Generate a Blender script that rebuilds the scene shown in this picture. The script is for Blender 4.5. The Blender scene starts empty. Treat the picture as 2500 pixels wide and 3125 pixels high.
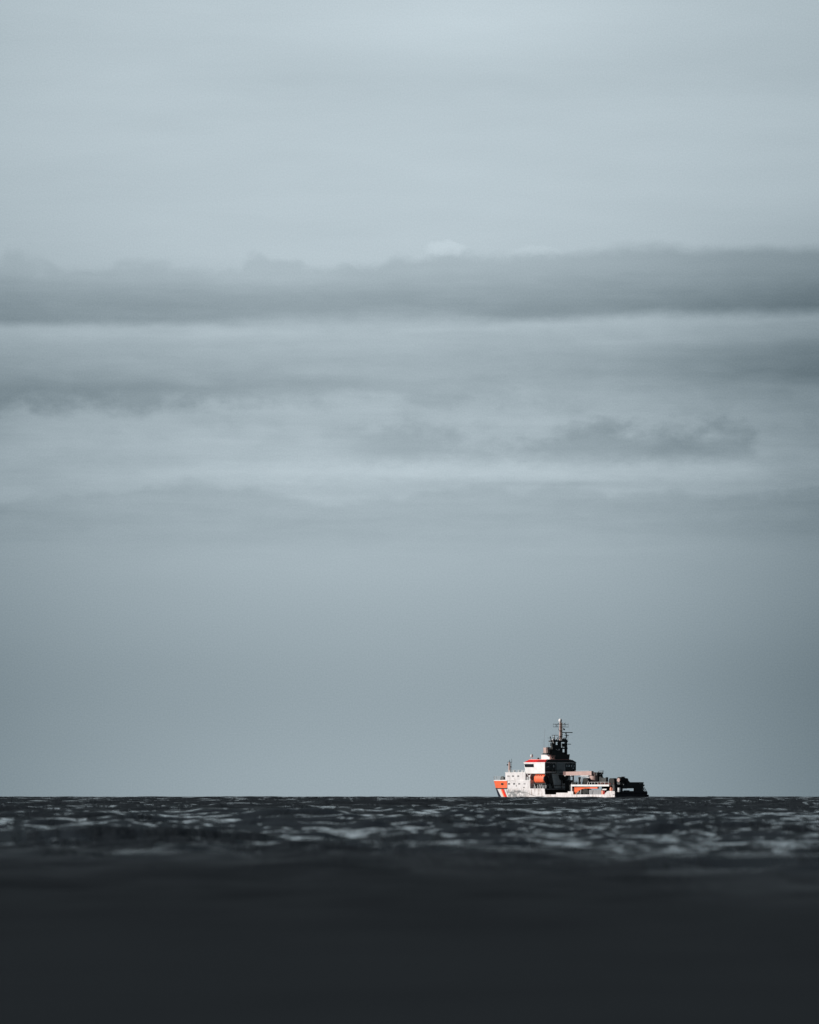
import bpy, bmesh, math, random
import numpy as np
from mathutils import Vector, Matrix, Euler
random.seed(4)
S = bpy.context.scene
COL = S.collection
R = math.radians

# ------------------------------------------------------------------ camera
D = 3000.0            # distance to the ship, m
EYE = 2.0             # height of the lens over the water
PXR = 22695.0         # photo pixels per radian
TILT = R(2.153)
cd = bpy.data.cameras.new("camera")
cam = bpy.data.objects.new("camera", cd); COL.objects.link(cam)
cd.sensor_fit = 'HORIZONTAL'; cd.sensor_width = 24.0
cd.lens = 24.0 * PXR / 2500.0
cd.clip_start = 0.5; cd.clip_end = 60000
cam.location = (0, 0, EYE)
cam.rotation_euler = (R(90) + TILT, 0, 0)
cd.dof.use_dof = True; cd.dof.focus_distance = 2900.0; cd.dof.aperture_fstop = 1.2
S.camera = cam
S.view_settings.view_transform = 'Standard'; S.view_settings.look = 'None'
S.view_settings.exposure = 0.0; S.view_settings.gamma = 1.0
S.cycles.max_bounces = 6

# ------------------------------------------------------------------ node expression helper
class N:
    def __init__(s, nt, v): s.nt = nt; s.v = v
    def _m(s, op, *o, swap=False):
        n = s.nt.nodes.new('ShaderNodeMath'); n.operation = op
        a = [s] + list(o)
        if swap: a = a[::-1]
        for i, q in enumerate(a):
            if isinstance(q, N): s.nt.links.new(q.v, n.inputs[i])
            else: n.inputs[i].default_value = q
        return N(s.nt, n.outputs[0])
    def __add__(s, o): return s._m('ADD', o)
    __radd__ = __add__
    def __sub__(s, o): return s._m('SUBTRACT', o)
    def __rsub__(s, o): return s._m('SUBTRACT', o, swap=True)
    def __mul__(s, o): return s._m('MULTIPLY', o)
    __rmul__ = __mul__
    def __truediv__(s, o): return s._m('DIVIDE', o)
    def pw(s, o): return s._m('POWER', o)
    def abs(s): return s._m('ABSOLUTE')
    def mx(s, o): return s._m('MAXIMUM', o)
    def mn(s, o): return s._m('MINIMUM', o)
    def ss(s, lo, hi):                      # smoothstep; lo/hi may be numbers or N
        n = s.nt.nodes.new('ShaderNodeMapRange'); n.interpolation_type = 'SMOOTHSTEP'
        s.nt.links.new(s.v, n.inputs['Value'])
        for k, q in (('From Min', lo), ('From Max', hi)):
            if isinstance(q, N): s.nt.links.new(q.v, n.inputs[k])
            else: n.inputs[k].default_value = q
        return N(s.nt, n.outputs[0])
    def bump(s, c, w): return 1.0 - ((s - c).abs() / w).ss(0.0, 1.0)   # soft bump round c
def comb(nt, x, y, z):
    n = nt.nodes.new('ShaderNodeCombineXYZ')
    for i, q in enumerate((x, y, z)):
        if isinstance(q, N): nt.links.new(q.v, n.inputs[i])
        else: n.inputs[i].default_value = q
    return n.outputs[0]
def noise(nt, vec, scale=1.0, detail=4.0, rough=0.5, dist=0.0):
    n = nt.nodes.new('ShaderNodeTexNoise')
    n.inputs['Scale'].default_value = scale; n.inputs['Detail'].default_value = detail
    n.inputs['Roughness'].default_value = rough; n.inputs['Distortion'].default_value = dist
    nt.links.new(vec, n.inputs['Vector'])
    return N(nt, n.outputs['Fac'])

# ------------------------------------------------------------------ world: layered overcast over a physical sky
SUN_DIR = Vector((-0.93, -0.30, 0.0)).normalized()
SUN_EL = R(20)
w = bpy.data.worlds.new("World"); S.world = w; w.use_nodes = True
nt = w.node_tree; nt.nodes.clear()
out = nt.nodes.new('ShaderNodeOutputWorld'); bg = nt.nodes.new('ShaderNodeBackground')
nt.links.new(bg.outputs[0], out.inputs[0]); bg.inputs['Strength'].default_value = 0.1
sky = nt.nodes.new('ShaderNodeTexSky'); sky.sky_type = 'NISHITA'; sky.sun_disc = False
sky.sun_elevation = SUN_EL; sky.sun_rotation = math.atan2(SUN_DIR.x, SUN_DIR.y) % (2 * math.pi)
tc = nt.nodes.new('ShaderNodeTexCoord')
sep = nt.nodes.new('ShaderNodeSeparateXYZ'); nt.links.new(tc.outputs['Generated'], sep.inputs[0])
dx, dy, dz = (N(nt, sep.outputs[i]) for i in range(3))
az = dx._m('ARCTAN2', dy)
el = dz._m('ARCSINE')
K = 0.69 * PXR
x = az * K + 862.0                 # cloud-map coordinates: degrees of azimuth and elevation, scaled
y = 1667.0 - el * K
def nz(sx, sy, ox=0.0, **k): return noise(nt, comb(nt, x / sx + ox, y / sy + ox * 0.7, ox), 1.0, **k) - 0.5
n_soft = nz(520, 70, 3.1, detail=5, rough=0.55)
n_mid = nz(190, 55, 7.7, detail=5, rough=0.6)
n_lump = nz(95, 75, 1.3, detail=3, rough=0.5)
n_fine = nz(40, 26, 5.5, detail=4, rough=0.65)
n_big = nz(900, 260, 9.2, detail=2)
# base brightness by height
g = 166.5 + 0.0 * x
g = g + 22.0 * (1.0 - y.ss(900, 1500)) - 11.0 * y.bump(790, 190) - 4.0 * y.bump(1450, 250)
g = g + 10.0 * (1.0 - y.ss(400, 900)) 
g = g + 9.0 * y.bump(60, 150) * x.bump(980, 620) - 4.0 * (y + (x - 800) * 0.0 + 40 * n_mid).bump(150, 90) * x.ss(200, 700)
g = g + 10.0 * n_soft * (1.0 - y.ss(1050, 1300)) + 8.0 * n_big + 4.0 * n_mid * (1.0 - y.ss(1050, 1250))
# the long bank
puff = nz(105, 90, 31.3, detail=2, rough=0.45)
top = 553.0 - 30.0 * x.ss(650, 1400) - 190.0 * puff.mx(-0.05) * (1.0 - 0.8 * x.ss(650, 1050)) - 30.0 * n_fine * (1.0 - 0.6 * x.ss(1100, 1600))
bot = 686.0 - 18.0 * x.ss(900, 1500) + 30.0 * n_mid * x.bump(800, 700) + 12.0 * n_fine + 8.0 * n_lump + 9.0 * x.bump(650, 300)
sf = 16.0 + 40.0 * x.bump(760, 400) + 10.0 * x.ss(1000, 1400)
bank = y.ss(top - 12.0, top + 20.0 + 16.0 * (1.0 - x.ss(100, 420))) * (1.0 - y.ss(bot - sf, bot + 10.0))
depth = 10.0 + 19.0 * (y + 30 * n_soft).ss(555, 645) + 9.0 * x.ss(900, 1600) + 5.0 * x.ss(500, 850) + 8.0 * n_mid
g = g - bank * depth
# pale gaps glowing just over its edge
g = g + 9.0 * ((x - 940.0) / 46.0)._m('MULTIPLY', (x - 940.0) / 46.0).__add__(((y - 524.0 + 30 * n_fine) / 17.0)._m('MULTIPLY', (y - 524.0 + 30 * n_fine) / 17.0)).ss(1.3, 0.2)
g = g + 5.0 * ((x - 1130.0) / 60.0)._m('MULTIPLY', (x - 1130.0) / 60.0).__add__(((y - 531.0 + 30 * n_fine) / 13.0)._m('MULTIPLY', (y - 531.0 + 30 * n_fine) / 13.0)).ss(1.3, 0.2)
# second, fainter layer
g = g - 13.0 * (y + 34 * n_mid + 60 * n_soft).bump(766, 66) * (0.40 + 0.75 * x.ss(600, 1500)) * (1.0 - 0.4 * x.bump(300, 330))
g = g - 7.0 * y.ss(680, 740) * (1.0 - (y + 20 * n_mid).ss(790, 850)) * x.ss(1150, 1700)
# bright strip below the bank
g = g + 2.5 * (y + 22 * n_mid).bump(702, 24) * (1.0 - x.ss(500, 900))
# torn dark cloud, left to middle
tear = nz(120, 80, 41.4, detail=4, rough=0.55)
lo1 = 870.0 - 14.0 * x.ss(400, 900) + 150.0 * tear + 50.0 * n_fine - 10.0 * x.ss(250, 500)
up1 = 790.0 + 30.0 * n_mid - 10.0 * x.ss(300, 900)
cl1 = y.ss(up1 - 16.0, up1 + 34.0) * (1.0 - y.ss(lo1 - 34.0, lo1 + 20.0))
g = g - cl1 * (20.0 - 8.0 * x.ss(350, 700) - 8.0 * x.ss(850, 1300))
g = g + 7.0 * (y + 20 * n_mid).bump(800, 40) * x.bump(880, 240)
# second torn cloud, middle to right
lo2 = 972.0 + 22.0 * n_fine
up2 = 905.0 - 230.0 * nz(150, 90, 51.7, detail=4, rough=0.55) - 60.0 * n_fine - 14.0 * x.bump(1450, 200) + 60.0 * x.ss(1560, 1640)
cl2 = y.ss(up2 - 30.0, up2 + 44.0) * (1.0 - y.ss(lo2 - 28.0, lo2 + 14.0)) * (x.ss(640, 840) - x.ss(1560, 1740))
g = g - cl2 * (16.0 + 14.0 * x.ss(1000, 1500) * nz(180, 90, 61.7, detail=3).ss(-0.2, 0.1))
g = g - 5.0 * nz(90, 60, 71.7, detail=4, rough=0.6).ss(-0.05, 0.2) * y.bump(880, 110)
# light band, then the low cloud with its ragged top
g = g + 9.0 * (y - 34.0 * n_fine).bump(994, 30) * (x.ss(250, 620) - x.ss(1560, 1690))
lt = 1034.0 - 130.0 * nz(170, 120, 81.1, detail=3, rough=0.5) - 34.0 * n_fine - 12.0 * x.bump(330, 130)
low = y.ss(lt - 10.0, lt + 18.0) * (1.0 - (y - 1070).ss(0, 130))
g = g - low * (8.5 + 16.0 * n_big)
g = g - 6.0 * (y + 6 * n_mid).bump(1019, 10) * x.bump(1180, 300)
g = g + y.ss(530, 600) * (1.0 - y.ss(1050, 1250)) * (21.0 * nz(420, 38, 91.3, detail=5, rough=0.6) + 13.0 * nz(90, 40, 95.3, detail=5, rough=0.6))
# vignette put into the sky colour: broad falling-off to either side
side = ((x - 800.0).abs() / 1000.0).pw(2.0)
g = g - side.mn(2.0) * (16.0 + 20.0 * y.ss(300, 900)) - 12.0 * x.ss(1250, 1750) * y.ss(380, 600) * (1.0 - 0.4 * y.ss(800, 1000))
g = g + nz(3.2, 3.2, 21.0, detail=1) * 14.0
r_ = ((g - 14.5) / 255.0).mx(0.02).pw(2.2)
g_ = (g / 255.0).mx(0.02).pw(2.2)
b_ = ((g + 7.5) / 255.0).mx(0.02).pw(2.2)
cc = nt.nodes.new('ShaderNodeCombineColor')
for i, q in enumerate((r_, g_, b_)):
    q = q * 10.0
    nt.links.new(q.v, cc.inputs[i])
# unseen dark deck added overhead to darken wave faces; only low sky is bright
deck = nt.nodes.new('ShaderNodeMix'); deck.data_type = 'RGBA'
hi = el.ss(R(6.5), R(9.5)) * 0.97
nt.links.new(hi.v, deck.inputs['Factor']); nt.links.new(cc.outputs[0], deck.inputs['A'])
deck.inputs['B'].default_value = (0.22, 0.29, 0.33, 1)
mixs = nt.nodes.new('ShaderNodeMix'); mixs.data_type = 'RGBA'
cover = 1.0 - el.ss(R(10), R(40)) * 0.12
nt.links.new(cover.v, mixs.inputs['Factor']); nt.links.new(sky.outputs[0], mixs.inputs['A'])
nt.links.new(deck.outputs['Result'], mixs.inputs['B'])
nt.links.new(mixs.outputs['Result'], bg.inputs['Color'])

# ------------------------------------------------------------------ sun
sd = bpy.data.lights.new("sun", 'SUN'); sd.energy = 4.2; sd.angle = R(0.5); sd.color = (1.0, 0.94, 0.88)
sun = bpy.data.objects.new("sun", sd); COL.objects.link(sun)
sv = Vector((SUN_DIR.x * math.cos(SUN_EL), SUN_DIR.y * math.cos(SUN_EL), math.sin(SUN_EL)))
sun.rotation_euler = (-sv).to_track_quat('-Z', 'Y').to_euler()

# ------------------------------------------------------------------ materials
MATS = {}
def mat(name, col, rough=0.5, metal=0.0, var=0.12, scale=0.6, streak=0.0, streak_col=(0.16, 0.07, 0.035), spec=0.5):
    if name in MATS: return MATS[name]
    m = bpy.data.materials.new(name); m.use_nodes = True; MATS[name] = m
    t = m.node_tree; p = t.nodes['Principled BSDF']
    tcn = t.nodes.new('ShaderNodeTexCoord')
    sp = t.nodes.new('ShaderNodeSeparateXYZ'); t.links.new(tcn.outputs['Object'], sp.inputs[0])
    X, Y, Z = (N(t, sp.outputs[i]) for i in range(3))
    nn = noise(t, tcn.outputs['Object'], scale, 5, 0.6)
    mx = t.nodes.new('ShaderNodeMix'); mx.data_type = 'RGBA'
    f = nn.ss(0.3, 0.7); t.links.new(f.v, mx.inputs['Factor'])
    mx.inputs['A'].default_value = [c * (1 - var) for c in col] + [1]
    mx.inputs['B'].default_value = [min(1, c * (1 + var * 0.6)) for c in col] + [1]
    res = mx.outputs['Result']
    if streak > 0:
        sn = noise(t, comb(t, X * 1.3, Y * 1.3, Z * 0.22), 1.0, 4, 0.65)
        s2 = noise(t, comb(t, X * 0.35, Y * 0.35, Z * 0.2), 1.0, 2, 0.5).ss(0.4, 0.62)
        f2 = (sn.ss(0.52, 0.72) * (0.25 + 0.75 * s2)) * streak
        m2 = t.nodes.new('ShaderNodeMix'); m2.data_type = 'RGBA'
        t.links.new(f2.v, m2.inputs['Factor']); t.links.new(res, m2.inputs['A'])
        m2.inputs['B'].default_value = (*streak_col, 1)
        res = m2.outputs['Result']
    t.links.new(res, p.inputs['Base Color'])
    rr = nn * 0.2 + (rough - 0.1); t.links.new(rr.v, p.inputs['Roughness'])
    p.inputs['Metallic'].default_value = metal
    p.inputs['Specular IOR Level'].default_value = spec
    return m
WHITE = mat('white_paint', (0.70, 0.69, 0.71), 0.5, streak=0.9, streak_col=(0.36, 0.30, 0.27))
CLEAN = mat('clean_white_paint', (0.84, 0.84, 0.85), 0.5, streak=0.25, streak_col=(0.45, 0.40, 0.38))
GREYW = mat('grey_white_paint', (0.72, 0.76, 0.77), 0.6, streak=0.3, streak_col=(0.2, 0.2, 0.2))
ORANGE = mat('orange_paint', (0.92, 0.17, 0.07), 0.5, streak=0.25, streak_col=(0.45, 0.08, 0.02))
DEEPOR = mat('deep_orange_paint', (0.80, 0.13, 0.03), 0.5, streak=0.5, streak_col=(0.3, 0.06, 0.02))
RED = mat('red_paint', (0.78, 0.02, 0.02), 0.4)
DKRED = mat('dark_red_paint', (0.42, 0.014, 0.016), 0.4)
BEIGE = mat('beige_paint', (0.50, 0.35, 0.32), 0.55, streak=0.35, streak_col=(0.25, 0.12, 0.09))
NAVY = mat('navy_paint', (0.012, 0.014, 0.030), 0.5)
DARK = mat('dark_grey_paint_and_shade', (0.030, 0.036, 0.038), 0.6)  # dark gear, plus painted shade on mast, roof, house and lifeboat stern
BLACK = mat('black_rubber_and_shade', (0.012, 0.014, 0.015), 0.7)  # rubber and openings, plus painted shade in the recesses
GLASS = mat('dark_window_glass', (0.010, 0.014, 0.020), 0.25)
CANVAS = mat('dark_canvas', (0.025, 0.028, 0.028), 0.85)
STEEL = mat('grey_steel', (0.30, 0.31, 0.33), 0.5, streak=0.5, streak_col=(0.14, 0.12, 0.12))
LIGHTG = mat('pale_grey_paint', (0.62, 0.65, 0.67), 0.45)

# ------------------------------------------------------------------ ship frame and mesh builder
TH = R(45.3)
SHIP_M = Matrix.Translation((88.45, D - 28, -0.68)) @ Matrix.Rotation(R(180) - TH - R(1.43), 4, 'Z')
B = 18.6
def ax(X, b=0.0): return (1313 - X + 17.84 * b) / 17.66     # metres forward of the stern
def bx(X, a=0.0): return (X - 1313 + 17.66 * a) / 17.84     # metres in from the port side
def zy(Y): return (885 - Y) / 25.1
class MB:
    """collects solids given as (a forward, b from port side, z up); build() links them as ONE mesh"""
    def __init__(s, o=(0, B / 2, 0)): s.v = []; s.f = []; s.o = o; s.mi = []; s.pc = []
    def _pt(s, p): return (p[0] - s.o[0], s.o[1] - p[1], p[2] - s.o[2])
    def add(s, pts, faces, m=0):
        s.pc.append((len(s.v), len(s.f)))
        n = len(s.v); s.v += [s._pt(p) for p in pts]; s.f += [tuple(n + i for i in f) for f in faces]; s.mi += [m] * len(faces)
        return s
    def box(s, a0, a1, b0, b1, z0, z1, m=0):
        return s.hexa([(a0, b0), (a1, b0), (a1, b1), (a0, b1)], z0, [(a0, b0), (a1, b0), (a1, b1), (a0, b1)], z1, m)
    def hexa(s, lo, z0, hi, z1, m=0):
        n = len(lo)
        fs = [tuple(range(n))[::-1], tuple(range(n, 2 * n))] + [(i, (i + 1) % n, n + (i + 1) % n, n + i) for i in range(n)]
        return s.add([(p[0], p[1], z0) for p in lo] + [(p[0], p[1], z1) for p in hi], fs, m)
    def prism(s, prof, b0, b1, m=0):       # profile in (a, z), extruded across the ship
        n = len(prof)
        fs = [tuple(range(n))[::-1], tuple(range(n, 2 * n))] + [(i, (i + 1) % n, n + (i + 1) % n, n + i) for i in range(n)]
        return s.add([(p[0], b0, p[1]) for p in prof] + [(p[0], b1, p[1]) for p in prof], fs, m)
    def slab(s, prof, a0, a1, m=0):        # profile in (b, z), extruded along the ship
        n = len(prof)
        fs = [tuple(range(n))[::-1], tuple(range(n, 2 * n))] + [(i, (i + 1) % n, n + (i + 1) % n, n + i) for i in range(n)]
        return s.add([(a0, p[0], p[1]) for p in prof] + [(a1, p[0], p[1]) for p in prof], fs, m)
    def tube(s, p0, p1, r0, r1=None, n=8, m=0):
        r1 = r0 if r1 is None else r1
        p0, p1 = Vector(p0), Vector(p1); d = (p1 - p0).normalized()
        u = d.orthogonal().normalized(); v = d.cross(u)
        P = []
        for p, r in ((p0, r0), (p1, r1)):
            for i in range(n):
                t = 2 * math.pi * i / n; P.append(tuple(p + u * r * math.cos(t) + v * r * math.sin(t)))
        fs = [tuple(range(n))[::-1], tuple(range(n, 2 * n))] + [(i, (i + 1) % n, n + (i + 1) % n, n + i) for i in range(n)]
        return s.add(P, fs, m)
    def lathe(s, c, prof, axis=(0, 0, 1), n=14, m=0, sx=1.0):   # prof: (radius, height)
        d = Vector(axis).normalized(); u = d.orthogonal().normalized()
        if abs(d.z) < 0.5: u = Vector((0, 0, 1)) - d * d.z; u.normalize()
        v = d.cross(u); c = Vector(c); P = []; k = len(prof)
        for r, h in prof:
            for i in range(n):
                t = 2 * math.pi * i / n; P.append(tuple(c + d * h + u * r * math.cos(t) + v * r * math.sin(t) * sx))
        fs = [tuple(range(n))[::-1], tuple(range((k - 1) * n, k * n))]
        for j in range(k - 1):
            fs += [(j * n + i, j * n + (i + 1) % n, (j + 1) * n + (i + 1) % n, (j + 1) * n + i) for i in range(n)]
        return s.add(P, fs, m)
    def ball(s, c, r, n=12, m=0, sz=1.0):
        return s.lathe(c, [(max(0.01, r * math.sin(math.pi * i / 8)), -r * sz * math.cos(math.pi * i / 8)) for i in range(9)], n=n, m=m)
    def rail(s, pts, h=1.0, step=1.6, r=0.05, wires=2):
        for p, q in zip(pts, pts[1:]):
            p, q = Vector(p), Vector(q); k = max(1, round((q - p).length / step))
            for i in range(k + 1):
                c = p.lerp(q, i / k); s.tube(c, c + Vector((0, 0, h)), r, n=5)
            for j in range(wires):
                zz = Vector((0, 0, h * (j + 1) / wires)); s.tube(p + zz, q + zz, r * 0.8, n=5)
        return s
    def build_each(s, name, mat_, parent=None, smooth=False):
        """every added solid becomes a part of its own"""
        out = []; 
        for k, (v0, f0) in enumerate(s.pc):
            v1, f1 = s.pc[k + 1] if k + 1 < len(s.pc) else (len(s.v), len(s.f))
            q = MB(s.o); q.v = s.v[v0:v1]; q.f = [tuple(i - v0 for i in f) for f in s.f[f0:f1]]; q.mi = [0] * (f1 - f0)
            out.append(q.build(name, mat_, parent, smooth))
        return out
    def build(s, name, mats, parent=None, smooth=False, bevel=0.0):
        me = bpy.data.meshes.new(name); me.from_pydata(s.v, [], s.f)
        ms = mats if isinstance(mats, (list, tuple)) else [mats]
        for m in ms: me.materials.append(m)
        for p, i in zip(me.polygons, s.mi): p.material_index = i
        bm = bmesh.new(); bm.from_mesh(me); bmesh.ops.recalc_face_normals(bm, faces=bm.faces); bm.to_mesh(me); bm.free()
        if smooth:
            for p in me.polygons: p.use_smooth = len(p.vertices) == 4
            me.set_sharp_from_angle(angle=R(40))
        o = bpy.data.objects.new(name, me); COL.objects.link(o)
        if parent: o.parent = parent
        if bevel:
            bv = o.modifiers.new('bevel', 'BEVEL'); bv.width = bevel; bv.segments = 2; bv.limit_method = 'ANGLE'
        return o
def thing(name, label, cat, anchor=(0, B / 2, 0), group=None):
    o = bpy.data.objects.new(name, None); COL.objects.link(o)
    o.matrix_world = SHIP_M @ Matrix.Translation((anchor[0], B / 2 - anchor[1], anchor[2]))
    o.empty_display_size = 1
    o['label'] = label; o['category'] = cat
    if group: o['group'] = group
    return o

# ------------------------------------------------------------------ the ship
ship = thing('ship', 'white and orange work ship with tall dark mast seen from its port quarter', 'ship')
def hb(a, z):                                   # half breadth of the hull
    z = max(-3.0, min(7.6, z)); k = max(0.0, z) / 7.4
    L = 74.4 + 3.2 * k ** 0.7 + min(0, z) * 1.3; st = 50 + 5 * k; w0 = 9.3 * (1 + 0.06 * min(0, z))
    if a <= st: return w0 * (1 if a > 3 else 0.985 + 0.005 * a)
    t = min(1.0, (a - st) / (L - st))
    return w0 * max(0.0, 1 - t ** 2.3) ** 0.625
def tip(z):
    z = max(-3.0, min(7.6, z)); return 74.4 + 3.2 * (max(0.0, z) / 7.4) ** 0.7 + min(0, z) * 1.3
def port_b(a, z): return 9.3 - hb(a, z)
def a_at(X, z):                                  # a of the port side seen at X
    best = None
    for i in range(7800):
        a = i * 0.01
        if 1313 - 17.66 * a + 17.84 * port_b(a, z) <= X: return a
    return 70.0
def sheer(a):
    for lim, z in ((4.2, 2.8), (5.8, -1), (23.5, 1.5), (26.6, 2.75), (33.2, 2.2), (39.7, 1.5), (99, 3.9)):
        if a < lim: return z if z > 0 else 2.8 - 1.3 * (a - 4.2) / 1.6
stations = [0, 1, 2, 3, 4.2, 5.0, 5.8, 8, 12, 16, 20, 23.4, 23.5, 26.5, 26.6, 30, 33.1, 33.2, 36, 39.6, 39.8, 43, 47, 50, 53] + [55 + i * 1.0 for i in range(16)] + [71 + 0.6 * i for i in range(8)] + [76, 76.4, 76.8]
def hull_shell(name, sts, zlo, zhi, mats, nz_=10, parent=None, facemat=None, thick=0.25):
    """outer plating both sides plus an inner face, so bulwarks have thickness"""
    vs = []; fs = []; mi = []
    rows = nz_ + 1
    full = [(a, None) for a in sts] + [(None, i) for i in (0.6, 0.85, 1.0)]
    def ring(sgn, inner):
        base = len(vs)
        for a, e in full:
            for j in range(rows):
                aa0 = a if a is not None else sts[-1]
                zt = zhi(aa0) if callable(zhi) else zhi
                z = zlo + (zt - zlo) * j / nz_
                aa = a if a is not None else sts[-1] + (tip(z) - sts[-1]) * e
                aa = min(aa, tip(z)); h = hb(aa, z)
                if inner: h = max(0, h - thick)
                vs.append((aa - (thick if inner and aa > 60 and h == 0 else 0), sgn * h, z))
        nn = len(full)
        for i in range(nn - 1):
            for j in range(nz_):
                q = [base + i * rows + j, base + (i + 1) * rows + j, base + (i + 1) * rows + j + 1, base + i * rows + j + 1]
                fs.append(q if (sgn > 0) != inner else q[::-1]); mi.append(0)
        return base
    po, pi = ring(1, False), ring(1, True); so, si = ring(-1, False), ring(-1, True)
    for o_, i_ in ((po, pi), (so, si)):
        for i in range(len(full) - 1):
            a_, b_2 = o_ + i * rows + nz_, o_ + (i + 1) * rows + nz_
            c_, d_ = i_ + i * rows + nz_, i_ + (i + 1) * rows + nz_
            fs.append([a_, b_2, d_, c_]); mi.append(0)
        for j in range(nz_):                      # aft end caps of each plating
            fs.append([o_ + j, o_ + j + 1, i_ + j + 1, i_ + j]); mi.append(0)
    me = bpy.data.meshes.new(name); me.from_pydata(vs, [], fs)
    for m in mats: me.materials.append(m)
    bm = bmesh.new(); bm.from_mesh(me); bmesh.ops.remove_doubles(bm, verts=bm.verts, dist=0.002)
    bmesh.ops.recalc_face_normals(bm, faces=bm.faces); bm.to_mesh(me); bm.free()
    for p in me.polygons: p.use_smooth = True
    me.set_sharp_from_angle(angle=R(35))
    o = bpy.data.objects.new(name, me); COL.objects.link(o); o.parent = parent
    return o
# hull paint: stained white with the slanting bow stripes, dark stem
def hull_paint():
    m = bpy.data.materials.new('hull_paint'); m.use_nodes = True
    t = m.node_tree; p = t.nodes['Principled BSDF']
    tcn = t.nodes.new('ShaderNodeTexCoord'); sp = t.nodes.new('ShaderNodeSeparateXYZ'); t.links.new(tcn.outputs['Object'], sp.inputs[0])
    X, Y, Z = (N(t, sp.outputs[i]) for i in range(3))
    def mix(f, A, Bc):
        q = t.nodes.new('ShaderNodeMix'); q.data_type = 'RGBA'; t.links.new(f.v, q.inputs['Factor'])
        for k, c in (('A', A), ('B', Bc)):
            if isinstance(c, tuple): q.inputs[k].default_value = (*c, 1)
            else: t.links.new(c, q.inputs[k])
        return q.outputs['Result']
    st = noise(t, comb(t, X * 1.1, Y * 1.1, Z * 0.3), 1.0, 5, 0.7)
    st2 = noise(t, comb(t, X * 3.2, Y * 3.2, Z * 0.45), 1.0, 3, 0.6)
    pa = noise(t, comb(t, X * 0.16, Y * 0.16, Z * 0.5), 1.0, 3, 0.6)
    f = ((st.ss(0.44, 0.68) * 0.7 + st2.ss(0.48, 0.68) * 0.6) * (0.35 + 0.65 * pa.ss(0.36, 0.58))).mn(0.85)
    base = mix(f, (0.78, 0.77, 0.79), (0.30, 0.23, 0.20))
    dirt = X.ss(44, 56) * (1.0 - Z.ss(2.2, 4.2)) * noise(t, comb(t, X * 0.5, Y * 0.5, Z * 0.8), 1.0, 4, 0.6).ss(0.28, 0.55) * 0.85
    base = mix(dirt, base, (0.17, 0.19, 0.20))
    # knuckle line: level forward, dropping aft
    zl = 2.35 - 1.6 * (1.0 - X.ss(44, 52))
    ln = (Z - zl).abs()._m('LESS_THAN', 0.09) * X._m('GREATER_THAN', 40.0)
    base = mix(ln * 0.8, base, (0.05, 0.05, 0.055))
    top, bo = 3.7, 0.6
    def line(Xt, Xb):
        at, ab = a_at(Xt, top), a_at(Xb, bo); k = (at - ab) / (top - bo)
        return X - (Z - bo) * k - ab         # > 0 : forward of the line
    for (Xt, Xb, c) in ((207, 238, (0.80, 0.79, 0.78)), (197, 228, (0.22, 0.24, 0.25)), (190, 222, (0.80, 0.03, 0.02)), (170, 200, (0.90, 0.26, 0.12)),
                        (157, 188, (0.72, 0.70, 0.70)), (124, 164, (0.016, 0.020, 0.040))):
        fwd = line(Xt, Xb).ss(-0.04, 0.04)
        base = mix(fwd, base, c)
    t.links.new(base, p.inputs['Base Color']); p.inputs['Roughness'].default_value = 0.5
    return m
HULL = hull_paint()
hull = hull_shell('hull', stations, -2.5, sheer, [HULL], nz_=14, parent=ship)
MB().slab([(0.15, -2.5), (18.45, -2.5), (18.45, 2.75), (0.15, 2.75)], -0.06, 0.14).build('transom', NAVY, ship)
MB().box(-0.55, -0.065, 0.3, 18.3, 0.35, 0.75).box(-0.5, -0.065, 0.3, 18.3, 1.9, 2.25).build_each('stern_fender', BLACK, ship)
# decks
def plan(a0, a1, z, inset=0.3, n=24):
    pts = [(a0 + (a1 - a0) * i / n) for i in range(n + 1)]
    P = [(a, 9.3 - max(0.02, hb(a, z) - inset)) for a in pts]; Q = [(a, 9.3 + max(0.02, hb(a, z) - inset)) for a in pts][::-1]
    return P + Q
MB().hexa(plan(0.2, 39.7, 0.5), 0.9, plan(0.2, 39.7, 0.5), 1.1).build('work_deck', DARK, ship)
MB().hexa(plan(39.7, 62.0, 3.8), 3.4, plan(39.7, 62.0, 3.8), 3.8).build('main_deck', STEEL, ship)
A_OR = a_at(226, 5.5)
# forecastle: orange bulwark block with a white cap
fsts = [A_OR + i * 0.7 for i in range(int((75.5 - A_OR) / 0.7))] + [75.4, 75.9, 76.3]
fc = hull_shell('forecastle', fsts, 3.95, lambda a: 7.0, [ORANGE], nz_=6, parent=ship)
hull_shell('white_cap', fsts, 7.003, lambda a: 7.4, [CLEAN], nz_=2, parent=fc)
hull_shell('rubbing_strake', [s_ for s_ in fsts], 3.72, lambda a: 4.12, [DARK], nz_=1, parent=fc, thick=-0.16)
MB().hexa(plan(A_OR, 76.0, 6.0), 6.2, plan(A_OR, 76.0, 6.0), 6.4).box(A_OR - 0.02, A_OR + 0.2, port_b(A_OR, 5) + .05, 18.6 - port_b(A_OR, 5) - .05, 3.9, 7.38).build('forecastle_deck', STEEL, fc)
def pane(block, X0, X1, Y0, Y1, z, name='window', material=None, b=None, depth=0.08, off=0.05):
    a0, a1 = (a_at(X0, z), a_at(X1, z)) if b is None else (ax(X0, b), ax(X1, b))
    b0, b1 = (port_b(a0, z), port_b(a1, z)) if b is None else (b, b)
    q = MB(); q.hexa([(a0, b0 - off), (a1, b1 - off), (a1, b1 + depth), (a0, b0 + depth)], zy(Y1), [(a0, b0 - off), (a1, b1 - off), (a1, b1 + depth), (a0, b0 + depth)], zy(Y0))
    return q.build(name, material or GLASS, block)
pane(fc, 163, 188, 727, 751, 5.8, 'mooring_port', BLACK)
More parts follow.
